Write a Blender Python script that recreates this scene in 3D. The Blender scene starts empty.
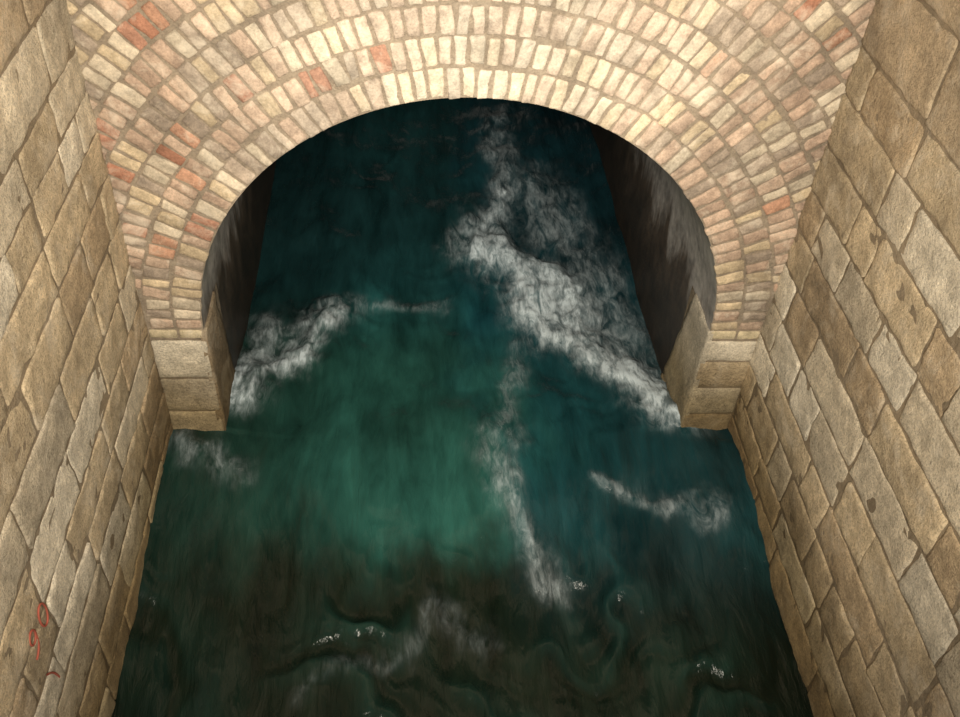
import bpy, bmesh, math, random
from mathutils import Vector, Matrix, noise
random.seed(7)
H=3.86; YW=3.424; XL=-1.222; XR=1.778; XC=.278; R=1.235; ZS=.80; JL=XC-R; JR=XC+R; ZT=4.3; YN=-1.6
sc=bpy.context.scene
sc.view_settings.view_transform='Standard'

# ---------------- helpers
def fbm(x,y,z=0,o=4):
    return noise.fractal(Vector((x,y,z)),.8,2.1,o)
class MB:
    def __init__(s): s.v=[];s.f=[];s.c=[];s.m=[]
    def vert(s,p,c): s.v.append(tuple(p)); s.c.append((c[0],c[1],c[2],1)); return len(s.v)-1
    def face(s,idx,m=0): s.f.append(idx); s.m.append(m)
    def obj(s,name,mats,smooth=True):
        me=bpy.data.meshes.new(name); me.from_pydata(s.v,[],s.f)
        a=me.color_attributes.new("Col",'FLOAT_COLOR','POINT')
        for i,c in enumerate(s.c): a.data[i].color=c
        for m in mats: me.materials.append(m)
        for i,p in enumerate(me.polygons): p.material_index=s.m[i]; p.use_smooth=smooth
        bm=bmesh.new(); bm.from_mesh(me); bmesh.ops.recalc_face_normals(bm,faces=bm.faces)
        bm.to_mesh(me); bm.free()
        o=bpy.data.objects.new(name,me); sc.collection.objects.link(o); return o
def params(n,e):
    return [0,e*.35]+[e+(1-2*e)*i/(n-1) for i in range(n)]+[1-e*.35,1]
def block(mb,f2,f3,nu,nv,eu,ev,prot,rough,col,jit,mat=0,sc_=9,cvar=.05,back=-.012):
    """f2(s,t)->2D ; f3(2D,depth)->3D"""
    S=params(nu,eu); T=params(nv,ev); seed=random.random()*50
    tilt=(random.uniform(-1,1)*rough*.6,random.uniform(-1,1)*rough*.6)
    g=[]
    for j,t in enumerate(T):
        row=[]
        for i,s in enumerate(S):
            d=prot
            es=min(i,len(S)-1-i); et=min(j,len(T)-1-j); e=min(es,et)
            if e==0: d=back
            elif e==1: d=prot*.6
            ss,tt=s,t
            if es<=1 and et<=1:
                k=1.0 if es+et<2 else .4
                ss=s+(.5-s)*eu*k; tt=t+(.5-t)*ev*k
            p=f2(ss,tt)
            n1=noise.noise(Vector((p[0]*14+seed,p[1]*14,seed))); n2=noise.noise(Vector((p[0]*14,p[1]*14+seed,seed+9)))
            p=(p[0]+n1*jit,p[1]+n2*jit)
            if e>=1:
                d+=rough*(fbm(p[0]*sc_+seed,p[1]*sc_,seed)) + (s-.5)*tilt[0]+(t-.5)*tilt[1]
            k=1+cvar*noise.noise(Vector((p[0]*6,p[1]*6,seed)))*2
            row.append(mb.vert(f3(p,d),[c*k for c in col]))
        g.append(row)
    for j in range(len(T)-1):
        for i in range(len(S)-1):
            mb.face((g[j][i],g[j][i+1],g[j+1][i+1],g[j+1][i]),mat)
def quadgrid(mb,f,nu,nv,col,mat):
    g=[[mb.vert(f(i/nu,j/nv),col) for i in range(nu+1)] for j in range(nv+1)]
    for j in range(nv):
        for i in range(nu): mb.face((g[j][i],g[j][i+1],g[j+1][i+1],g[j+1][i]),mat)

# ---------------- materials
def newmat(name):
    m=bpy.data.materials.new(name); m.use_nodes=True; nt=m.node_tree; nt.nodes.clear()
    o=nt.nodes.new('ShaderNodeOutputMaterial'); b=nt.nodes.new('ShaderNodeBsdfPrincipled')
    nt.links.new(b.outputs[0],o.inputs[0]); return m,nt,b
def nd(nt,t,**k):
    n=nt.nodes.new(t)
    for a,v in k.items():
        if a in n.inputs.keys(): n.inputs[a].default_value=v
        else: setattr(n,a,v)
    return n
def ramp(nt,src,stops):
    r=nt.nodes.new('ShaderNodeValToRGB'); e=r.color_ramp.elements
    while len(e)<len(stops): e.new(.5)
    for i,(p,c) in enumerate(stops):
        e[i].position=p; e[i].color=(c,c,c,1) if not isinstance(c,tuple) else (*c,1)
    nt.links.new(src,r.inputs[0]); return r.outputs[0]
def mix(nt,a,b,f,mode='MIX'):
    m=nt.nodes.new('ShaderNodeMix'); m.data_type='RGBA'; m.blend_type=mode
    for v,i in ((f,0),(a,6),(b,7)):
        if hasattr(v,'links'): nt.links.new(v,m.inputs[i])
        else: m.inputs[i].default_value = v if i==0 else (*v,1)
    return m.outputs[2]
def noise_n(nt,scale,detail=6,rough=.6,vec=None,dist=0):
    n=nd(nt,'ShaderNodeTexNoise'); n.inputs['Scale'].default_value=scale; n.inputs['Detail'].default_value=detail
    n.inputs['Roughness'].default_value=rough; n.inputs['Distortion'].default_value=dist
    if vec is not None: nt.links.new(vec,n.inputs['Vector'])
    return n.outputs['Fac']
def masonry(name,bump,spec_dark,white,scale=1.,damp=True,dist=.012,medr=(.78,1.15)):
    m,nt,b=newmat(name)
    tc=nd(nt,'ShaderNodeTexCoord').outputs['Object']
    at=nd(nt,'ShaderNodeAttribute'); at.attribute_name='Col'; col=at.outputs['Color']
    big=ramp(nt,noise_n(nt,2.6*scale,6,.65,tc),[(.32,.66),(.66,1.14)])
    col=mix(nt,col,big,1.,'MULTIPLY')
    med=ramp(nt,noise_n(nt,20*scale,7,.72,tc),[(.3,medr[0]),(.68,medr[1])])
    col=mix(nt,col,med,1.,'MULTIPLY')
    fine=ramp(nt,noise_n(nt,110*scale,4,.7,tc),[(.36,spec_dark),(.52,1.0),(.72,1.14)])
    col=mix(nt,col,fine,1.,'MULTIPLY')
    if white>0:
        w=ramp(nt,noise_n(nt,5,8,.72,tc,.6),[(.50,0.),(.68,white)])
        col=mix(nt,col,(.76,.67,.54),w)
    if damp:
        sx=nd(nt,'ShaderNodeSeparateXYZ'); nt.links.new(tc,sx.inputs[0])
        mth=nd(nt,'ShaderNodeMath',operation='MULTIPLY_ADD'); nt.links.new(noise_n(nt,3,5,.6,tc),mth.inputs[0]); mth.inputs[1].default_value=-.5
        nt.links.new(sx.outputs[2],mth.inputs[2])
        dm=ramp(nt,mth.outputs[0],[(-.0,.9),(.0,.9),(.48,0.)])
        col=mix(nt,col,mix(nt,col,(.46,.40,.27),1.,'MULTIPLY'),dm)
    nt.links.new(col,b.inputs['Base Color']); b.inputs['Roughness'].default_value=.85
    b.inputs['Specular IOR Level'].default_value=.3
    h1=noise_n(nt,38*scale,8,.75,tc); h2=noise_n(nt,150*scale,3,.6,tc)
    ad=nd(nt,'ShaderNodeMath',operation='MULTIPLY_ADD'); nt.links.new(h2,ad.inputs[0]); ad.inputs[1].default_value=.4; nt.links.new(h1,ad.inputs[2])
    bp=nd(nt,'ShaderNodeBump'); bp.inputs['Strength'].default_value=bump; bp.inputs['Distance'].default_value=dist
    nt.links.new(ad.outputs[0],bp.inputs['Height']); nt.links.new(bp.outputs[0],b.inputs['Normal'])
    return m
M_stone=masonry('granite_stone',.85,.64,0.48,dist=.024,medr=(.68,1.22))
M_brick=masonry('old_brick',.6,.80,.6,dist=.018,medr=(.60,1.2))
M_mortar=masonry('mortar',.8,.80,.2,dist=.02)
# tunnel render
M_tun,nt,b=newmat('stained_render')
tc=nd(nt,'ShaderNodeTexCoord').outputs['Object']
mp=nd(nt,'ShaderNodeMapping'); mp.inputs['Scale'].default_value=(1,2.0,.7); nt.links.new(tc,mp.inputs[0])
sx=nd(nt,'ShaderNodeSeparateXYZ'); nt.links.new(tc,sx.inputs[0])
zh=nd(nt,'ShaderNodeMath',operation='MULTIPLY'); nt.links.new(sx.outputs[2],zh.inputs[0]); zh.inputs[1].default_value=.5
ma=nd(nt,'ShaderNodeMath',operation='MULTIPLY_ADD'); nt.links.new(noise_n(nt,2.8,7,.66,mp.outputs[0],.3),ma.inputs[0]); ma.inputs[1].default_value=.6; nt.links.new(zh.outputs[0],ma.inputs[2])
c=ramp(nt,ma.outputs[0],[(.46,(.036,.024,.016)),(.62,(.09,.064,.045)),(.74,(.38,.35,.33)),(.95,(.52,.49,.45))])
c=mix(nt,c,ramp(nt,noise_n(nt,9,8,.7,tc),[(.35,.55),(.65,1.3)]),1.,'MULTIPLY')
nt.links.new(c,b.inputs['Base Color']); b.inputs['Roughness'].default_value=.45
bp=nd(nt,'ShaderNodeBump'); bp.inputs['Strength'].default_value=.4; bp.inputs['Distance'].default_value=.015
nt.links.new(noise_n(nt,20,8,.7,tc),bp.inputs['Height']); nt.links.new(bp.outputs[0],b.inputs['Normal'])

# ---------------- side walls
MORT=(.29,.225,.15)
def stone_col(z,left):
    r=random.random()
    if z>2.25: base=(.62,.48,.32)
    elif r<.42: base=(.65,.515,.34)
    elif r<.66: base=(.74,.63,.47)
    elif r<.84: base=(.55,.415,.265)
    else: base=(.86,.76,.60)
    k=random.uniform(.84,1.08)
    return tuple(x*k for x in base)
def side_wall(name,x,sgn):
    mb=MB()
    f3=lambda p,d:(x+sgn*d,p[0],p[1])
    for X in (x,x-sgn*.35):
        quadgrid(mb,lambda s,t,X=X:(X,YN+(YW+.4-YN)*s,-.6+(ZT+.6)*t),20,20,MORT,1)
    quadgrid(mb,lambda s,t:(x-sgn*.35*s,YN+(YW+.4-YN)*t,ZT),1,10,MORT,1)
    quadgrid(mb,lambda s,t:(x-sgn*.35*s,YN,-.6+(ZT+.6)*t),1,10,MORT,1)
    z=-.21
    while z<ZT-.1:
        smooth=z>2.28
        h=random.uniform(.17,.235) if not smooth else random.uniform(.27,.33)
        if z+h>ZT: h=ZT-z
        y=YW+.02; first=True
        while y>YN:
            L=random.choice([random.uniform(.22,.38),random.uniform(.38,.64)]) if not smooth else random.uniform(.55,.85)
            if first: L*=random.uniform(.45,1); first=False
            y0=max(y-L,YN); g=.005
            a,b_,c_,d_=y0+g,y-g,z+g,z+h-g
            j=[random.uniform(-.010,.010) for _ in range(4)]
            f2=lambda s,t,a=a,b_=b_,c_=c_,d_=d_,j=j:(a+(b_-a)*s+(j[0]*(1-t)+j[1]*t), c_+(d_-c_)*t+.5*(j[2]*(1-s)+j[3]*s))
            if b_-a>.06:
                block(mb,f2,f3,max(5,int((b_-a)/.028)),8,.010/(b_-a),.05,.006+random.uniform(-.002,.002),.008 if not smooth else .004,stone_col(z,sgn>0),.011,0,11,.08,back=-.006)
            y-=L
        z+=h
    return mb.obj(name,[M_stone,M_mortar])
side_wall('wall_left',XL,1)
side_wall('wall_right',XR,-1)

# ---------------- back wall with brick arch
mb=MB(); BM=(.33,.265,.195)
def zlow(x):
    dx=abs(x-XC)
    return ZS+math.sqrt(max(0,R*R-dx*dx)) if dx<R else -.6
xs=[XL-.3]+[XL+ (JL-XL)*i/3 for i in range(4)]
xs+= [XC-R*math.cos(math.pi*i/64) for i in range(1,64)]
xs+= [JR+(XR-JR)*i/3 for i in range(4)]+[XR+.3]
for i in range(len(xs)-1):
    a,b_=xs[i],xs[i+1]; mid=(a+b_)/2
    if mid<JL or mid>JR: za=zb=-.6
    else:
        za=zlow(a) if abs(a-XC)<R-1e-5 else ZS; zb=zlow(b_) if abs(b_-XC)<R-1e-5 else ZS
    n=10
    for k in range(n):
        v=[mb.vert((p[0],YW,p[1]),BM) for p in ((a,za+(ZT-za)*k/n),(b_,zb+(ZT-zb)*k/n),(b_,zb+(ZT-zb)*(k+1)/n),(a,za+(ZT-za)*(k+1)/n))]
        mb.face(v,1)
REDS=[(-1.02,1.72,.18),(-.87,1.42,.12),(-.64,2.06,.08),(-.33,2.12,.08),(-.95,2.3,.13),(-1.1,1.35,.12),(1.62,2.36,.08),(1.7,1.5,.06)]
def brick_col(x,z):
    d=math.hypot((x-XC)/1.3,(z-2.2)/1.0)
    pr=.012
    for a,b_,r in REDS: pr=max(pr,.60*math.exp(-((x-a)**2+(z-b_)**2)/(r*r)))
    r=random.random(); q=random.random()
    if r<pr: c=random.choice([(.46,.22,.14),(.44,.23,.155),(.52,.29,.19)])
    elif q<.24: c=(.51,.365,.27)
    elif q<.42: c=(.57,.45,.30)
    elif q<.60: c=(.63,.53,.40)
    elif q<.80: c=(.42,.335,.26)
    else: c=(.56,.41,.305)
    w=max(0,1-d*1.1)*.55  # whiter towards the crown: efflorescence plus the bright light there painted in
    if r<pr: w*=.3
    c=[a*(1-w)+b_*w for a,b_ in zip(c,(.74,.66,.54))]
    k=random.uniform(.78,1.12)
    return [a*k for a in c]
f3w=lambda p,d:(p[0],YW-d,p[1])
r0=R; ri=0
while r0<4.2:
    th=.126 if ri>0 else .134
    r1=r0+th; rm=(r0+r1)/2
    pitch=.062
    n=int(round(math.pi*rm/pitch))
    edges=[0]
    for i in range(1,n): edges.append(math.pi*(i+random.uniform(-.13,.13))/n)
    edges.append(math.pi)
    ph=random.random()*9
    for i in range(n):
        am=(edges[i]+edges[i+1])/2
        x=XC+rm*math.cos(am); z=ZS+rm*math.sin(am)
        if x<XL-.04 or x>XR+.04 or z>ZT+.05: continue
        ga=.0046/rm; a0,a1=edges[i]+ga,edges[i+1]-ga
        wob=.011*noise.noise(Vector((am*6,ph,ri))) if ri else 0
        ra,rb=r0+.005+random.uniform(-.006,.006)+wob,r1-.005+random.uniform(-.008,.006)+wob
        if ri==0: ra=r0-.001+random.uniform(-.004,.006)
        sk=random.uniform(-.06,.06)*(a1-a0)
        f2=lambda s,t,a0=a0,a1=a1,ra=ra,rb=rb,sk=sk:(XC+(ra+(rb-ra)*t)*math.cos(a0+sk*(t-.5)*3+(a1-a0)*s), ZS+(ra+(rb-ra)*t)*math.sin(a0+sk*(t-.5)*3+(a1-a0)*s))
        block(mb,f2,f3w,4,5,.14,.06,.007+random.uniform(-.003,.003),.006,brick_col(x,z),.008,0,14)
    r0=r1; ri+=1
for (xa,xb) in ((XL,JL),(JR,XR)):
    for k in range(1):
        z0=.735; x=xa; L=[.15,.13]
        tot=sum(L)
        for l in L:
            w=(xb-xa)*l/tot; a,b_=x+.005,x+w-.005
            f2=lambda s,t,a=a,b_=b_,z0=z0:(a+(b_-a)*s,z0+.006+.054*t)
            block(mb,f2,f3w,4,3,.07,.15,.008,.004,[q*1.02 for q in (random.choice([(.60,.50,.33),(.62,.54,.42)]))],.003,0,14)
            x+=w
mb.obj('wall_back',[M_brick,M_mortar])

# ---------------- stone piers
def pier(name,x0,x1,jx,inn,courses):
    mb=MB(); z=-.45; PM=(.30,.24,.17)
    quadgrid(mb,lambda s,t:(x0+(x1-x0)*s,YW-.004,-.5+(1.235)*t),4,6,PM,1)
    quadgrid(mb,lambda s,t:(jx+inn*.002,YW-.004+.38*s,-.5+1.28*t),4,6,PM,1)
    for i,h in enumerate(courses):
        g=.005; c=[q*.92 for q in stone_col(1,True)]
        lo,hi=(min(x0,x1)+g,max(x0,x1)+.006) if inn>0 else (min(x0,x1)-.006,max(x0,x1)-g)
        f2=lambda s,t,lo=lo,hi=hi,z=z,h=h:(lo+(hi-lo)*s,z+g+(h-2*g)*t)
        block(mb,f2,lambda p,d:(p[0],YW-d-.004,p[1]),8,7,.03,.05,.008,.006,c,.005)
        z+=h
    z=-.45
    for h,da,db in ((.50,.50,.48),(.75,.46,.31)):
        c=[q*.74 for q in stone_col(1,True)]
        f2=lambda s,t,z=z,h=h,da=da,db=db:(YW-.010+(da+(db-da)*t)*s,z+.004+(h-.008)*t)
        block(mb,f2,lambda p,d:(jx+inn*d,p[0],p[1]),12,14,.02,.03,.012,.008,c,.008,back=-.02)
        z+=h
    return mb.obj(name,[M_stone,M_mortar])
pier('stone_pier',XL,JL,JL,1,[.50,.19,.235,.26])
pier('stone_pier',XR,JR,JR,-1,[.48,.17,.20,.19,.145])

# ---------------- tunnel
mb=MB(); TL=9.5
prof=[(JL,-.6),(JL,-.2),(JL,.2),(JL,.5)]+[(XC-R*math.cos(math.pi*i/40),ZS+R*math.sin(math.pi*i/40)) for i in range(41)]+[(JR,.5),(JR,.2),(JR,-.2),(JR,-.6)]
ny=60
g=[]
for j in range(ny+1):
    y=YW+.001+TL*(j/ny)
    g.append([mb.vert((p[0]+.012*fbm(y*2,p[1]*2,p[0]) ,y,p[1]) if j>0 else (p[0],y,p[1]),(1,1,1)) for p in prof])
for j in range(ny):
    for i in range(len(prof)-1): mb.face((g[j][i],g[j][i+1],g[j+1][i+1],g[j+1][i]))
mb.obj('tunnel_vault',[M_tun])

# ---------------- water
foam_lines=[ # (points, width, strength) in metres on the water surface
 ([(.80,7.1),(.74,6.4),(.70,5.9)],.07,.34),
 ([(.70,5.9),(.66,5.6),(.60,5.25)],.09,.62),
 ([(.60,5.25),(.80,4.65),(1.0,4.2),(1.30,3.85),(1.46,3.56)],.115,1.0),
 ([(.90,4.85),(1.07,4.35),(1.22,4.1),(1.44,3.75)],.12,.88),
 ([(.95,6.0),(1.0,5.7),(1.2,5.1),(1.3,4.5),(1.45,4.0)],.17,.28),
 ([(.50,5.5),(.55,5.15),(.72,4.8)],.08,.38),
 ([(-.96,3.66),(-.80,3.88),(-.68,4.12),(-.46,4.50)],.085,.74),
 ([(-.44,4.5),(-.1,4.6),(.2,4.66)],.06,.20),
 ([(-.93,3.85),(-.86,4.15),(-.76,4.4)],.09,.36),
 ([(.71,4.25),(.62,3.8),(.56,3.41),(.58,3.1)],.065,.23),
 ([(.58,3.0),(.62,2.78),(.72,2.55)],.065,.33),
 ([(.50,3.4),(.47,3.1),(.52,2.8)],.08,.14),
 ([(1.02,3.18),(1.25,3.02),(1.51,2.84)],.04,.24),
 ([(-1.1,3.32),(-.98,3.2),(-.85,3.12)],.07,.20),
 ([(-.4,2.0),(-.1,2.15),(.15,2.35),(.35,2.25)],.05,.09),
]
def segd(px,py,a,b_):
    ax,ay=a;bx,by=b_; dx,dy=bx-ax,by-ay
    t=max(0,min(1,((px-ax)*dx+(py-ay)*dy)/(dx*dx+dy*dy))); return math.hypot(px-ax-dx*t,py-ay-dy*t)
def foam(x,y):
    wx=x+.12*fbm(x*2.5,y*2.0,3.3)+.05*fbm(x*8,y*5,1.3); wy=y+.16*fbm(x*2,y*2,8.1)
    m=0
    for pts,w,s in foam_lines:
        d=min(segd(wx,wy,pts[i],pts[i+1]) for i in range(len(pts)-1))
        if d<w*3: m=1-(1-m)*(1-s*math.exp(-(d/w)**2*.9))
    return m
def ss(a,b_,x):
    t=max(0,min(1,(x-a)/(b_-a))); return t*t*(3-2*t)
def ridge(x,y):
    # broken crests running diagonally off both walls and meeting mid-channel
    dx=x-.5
    q=y*2.4-1.9*math.sqrt(dx*dx+.08)+1.6*fbm(x*1.6,y*1.1,7,3)
    r=.5+.5*math.sin(q*5.0); r2=.5+.5*math.sin(q*9.3+3*x+2*noise.noise(Vector((x*4,y*2,1))))
    return (r*r*.65+r2*r2*.35)*max(0,.45+1.2*noise.noise(Vector((x*2.6,y*1.5,2))))
def height(x,y,f):
    z=.060*fbm(x*1.3,y*.9,.5,3)
    front=2.72+.08*math.sin(x*3.1)+.09*noise.noise(Vector((x*3,0,5)))
    z+=.075*ss(front-.34,front+.28,y)*(1-ss(front+.5,front+1.6,y))
    t=1-ss(2.5,3.1,y)
    z+=(.012+.026*t)*ridge(x,y)
    z+=(.013+.005*t)*fbm(x*5.5,y*2.0,4,3)
    z+=.0035*fbm(x*16,y*3,9,3)
    z+=f*(.055+.018*fbm(x*11,y*7,5,3))
    e=min(abs(x-XL),abs(x-XR)) if y<YW else min(abs(x-JL),abs(x-JR))
    z+=.025*math.exp(-e/.15)
    return z-.03
mb=MB()
nx=240; ys=[]; y=YN
while y<YW+TL:
    ys.append(y); y+= .04 if y<1.4 else (.014 if y<5 else (.022 if y<7.6 else .08))
g=[]
for y in ys:
    row=[]
    x0,x1=(XL-.01,XR+.01)
    for i in range(nx+1):
        x=x0+(x1-x0)*i/nx
        inside=(y>1.2 and y<8)
        f=foam(x,y) if inside else 0
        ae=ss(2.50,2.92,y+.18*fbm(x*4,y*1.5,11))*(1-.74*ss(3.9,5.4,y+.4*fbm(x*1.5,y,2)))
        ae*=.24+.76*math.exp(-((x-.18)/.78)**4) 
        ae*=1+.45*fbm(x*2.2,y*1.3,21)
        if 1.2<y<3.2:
            ae+=.26*(1-ss(2.6,3.1,y))*ridge(x,y)  # paler crests: aerated water plus wave highlights painted into the colour
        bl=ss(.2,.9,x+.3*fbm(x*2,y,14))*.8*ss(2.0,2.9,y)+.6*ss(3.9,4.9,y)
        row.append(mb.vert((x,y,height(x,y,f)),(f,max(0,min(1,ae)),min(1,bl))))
    g.append(row)
for j in range(len(ys)-1):
    for i in range(nx):
        xm=XL-.01+(XR-XL+.02)*(i+.5)/nx
        if ys[j]>YW+.42 and (xm<JL-.1 or xm>JR+.1): continue
        mb.face((g[j][i],g[j][i+1],g[j+1][i+1],g[j+1][i]))
M_w,nt,b=newmat('turbulent_water')
tc=nd(nt,'ShaderNodeTexCoord').outputs['Object']
at=nd(nt,'ShaderNodeAttribute'); at.attribute_name='Col'
sp=nd(nt,'ShaderNodeSeparateColor'); nt.links.new(at.outputs['Color'],sp.inputs[0])
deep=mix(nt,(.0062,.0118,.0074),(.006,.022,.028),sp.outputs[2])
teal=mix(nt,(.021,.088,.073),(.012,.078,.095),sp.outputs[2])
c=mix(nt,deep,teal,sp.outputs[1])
mp=nd(nt,'ShaderNodeMapping'); mp.inputs['Scale'].default_value=(1,.36,1); nt.links.new(tc,mp.inputs[0])
mps=nd(nt,'ShaderNodeMapping'); mps.inputs['Scale'].default_value=(1,.20,1); nt.links.new(tc,mps.inputs[0])
c=mix(nt,c,ramp(nt,noise_n(nt,6,5,.6,mps.outputs[0],.5),[(.3,.55),(.7,1.4)]),1.,'MULTIPLY')
fn=ramp(nt,noise_n(nt,10,6,.66,mp.outputs[0],1.0),[(.37,.0),(.62,1.)])
mp2=nd(nt,'ShaderNodeMapping'); mp2.inputs['Scale'].default_value=(1,.30,1); mp2.inputs['Rotation'].default_value=(0,0,.35); nt.links.new(tc,mp2.inputs[0])
fn2=ramp(nt,noise_n(nt,36,5,.66,mp2.outputs[0],.6),[(.34,.22),(.62,1.)])
f1=nd(nt,'ShaderNodeMath',operation='MULTIPLY'); nt.links.new(fn,f1.inputs[0]); nt.links.new(fn2,f1.inputs[1])
f2n=nd(nt,'ShaderNodeMath',operation='MULTIPLY'); nt.links.new(sp.outputs[0],f2n.inputs[0]); f2n.inputs[1].default_value=.26
f3n=nd(nt,'ShaderNodeMath',operation='MULTIPLY_ADD'); nt.links.new(f1.outputs[0],f3n.inputs[0]); f3n.inputs[1].default_value=1.6; nt.links.new(f2n.outputs[0],f3n.inputs[2])
fg=nd(nt,'ShaderNodeMath',operation='MULTIPLY',use_clamp=True); nt.links.new(f3n.outputs[0],fg.inputs[0]); nt.links.new(sp.outputs[0],fg.inputs[1])
c=mix(nt,c,(.54,.62,.66),fg.outputs[0])
nt.links.new(c,b.inputs['Base Color'])
rr=nd(nt,'ShaderNodeMapRange'); rr.inputs['To Min'].default_value=.19; rr.inputs['To Max'].default_value=.8; nt.links.new(fg.outputs[0],rr.inputs[0]); nt.links.new(rr.outputs[0],b.inputs['Roughness'])
b.inputs['IOR'].default_value=1.33; b.inputs['Specular IOR Level'].default_value=.5
bp=nd(nt,'ShaderNodeBump'); bp.inputs['Strength'].default_value=.6; bp.inputs['Distance'].default_value=.028
nt.links.new(noise_n(nt,16,5,.58,mps.outputs[0],.5),bp.inputs['Height']); nt.links.new(bp.outputs[0],b.inputs['Normal'])
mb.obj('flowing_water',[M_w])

# ---------------- graffiti on left wall ("90")
cu=bpy.data.curves.new('graffiti_mark','CURVE'); cu.dimensions='3D'; cu.bevel_depth=.004; cu.bevel_resolution=1
def stroke(pts,closed=False):
    s=cu.splines.new('NURBS'); s.points.add(len(pts)-1)
    for p,q in zip(s.points,pts): p.co=(XL+.011,q[0],q[1],1)
    s.use_endpoint_u=not closed; s.use_cyclic_u=closed; s.order_u=3
gy,gz=1.68,.98
stroke([(gy+.032*math.cos(a*math.pi/4)+.10,gz+.055*math.sin(a*math.pi/4)) for a in range(8)],True)
stroke([(gy+.025*math.cos(a*math.pi/4),gz+.025+.03*math.sin(a*math.pi/4)) for a in range(8)],True)
stroke([(gy+.025,gz+.03),(gy+.022,gz-.02),(gy+.0,gz-.055),(gy-.03,gz-.06)])
stroke([(gy-.02,gz-.18),(gy+.02,gz-.22),(gy+.03,gz-.29)])
o=bpy.data.objects.new('graffiti_mark',cu); sc.collection.objects.link(o)
m,nt,b=newmat('red_paint'); b.inputs['Roughness'].default_value=.8
nt.links.new(mix(nt,(.40,.08,.05),(.28,.08,.05),noise_n(nt,30)),b.inputs['Base Color'])
cu.materials.append(m)

# ---------------- lights
def spot(name,loc,tgt,ang,e,col,blend=1,size=.12):
    l=bpy.data.lights.new(name,'SPOT'); l.spot_size=math.radians(ang); l.spot_blend=blend; l.energy=e; l.color=col; l.shadow_soft_size=size
    o=bpy.data.objects.new(name,l); sc.collection.objects.link(o); o.location=loc
    o.rotation_euler=(Vector(tgt)-Vector(loc)).to_track_quat('-Z','Y').to_euler(); return o
spot('hand_lamp',(.14,-.35,3.80),(.24,YW,1.66),98,1270,(1,.91,.755),1,.45)
spot('spot_light',(.2,-.3,4.0),(.35,YW,2.2),36,560,(1,.94,.83),1,.3)
w=bpy.data.worlds.new('World'); sc.world=w; w.use_nodes=True
w.node_tree.nodes['Background'].inputs[0].default_value=(1,.92,.79,1); w.node_tree.nodes['Background'].inputs[1].default_value=.155

# ---------------- camera
X=Vector((11900,0,944)).normalized(); D=Vector((-75,996,944)).normalized()
Zu=-D; X=(X-Zu*X.dot(Zu)).normalized(); Yw=Zu.cross(X)
Yc=Vector((-75,-900,944)).normalized()
if Yw.dot(Yc)<0: Yw=-Yw
right=Vector((X.x,Yw.x,Zu.x)); down=Vector((X.y,Yw.y,Zu.y)); fwd=Vector((X.z,Yw.z,Zu.z))
up=-down; back=-fwd
cam=bpy.data.cameras.new('camera'); co=bpy.data.objects.new('camera',cam); sc.collection.objects.link(co)
co.matrix_world=Matrix(((right.x,up.x,back.x,0),(right.y,up.y,back.y,0),(right.z,up.z,back.z,H),(0,0,0,1)))
cam.sensor_width=36; cam.lens=944/960*36; cam.clip_start=.05
sc.camera=co
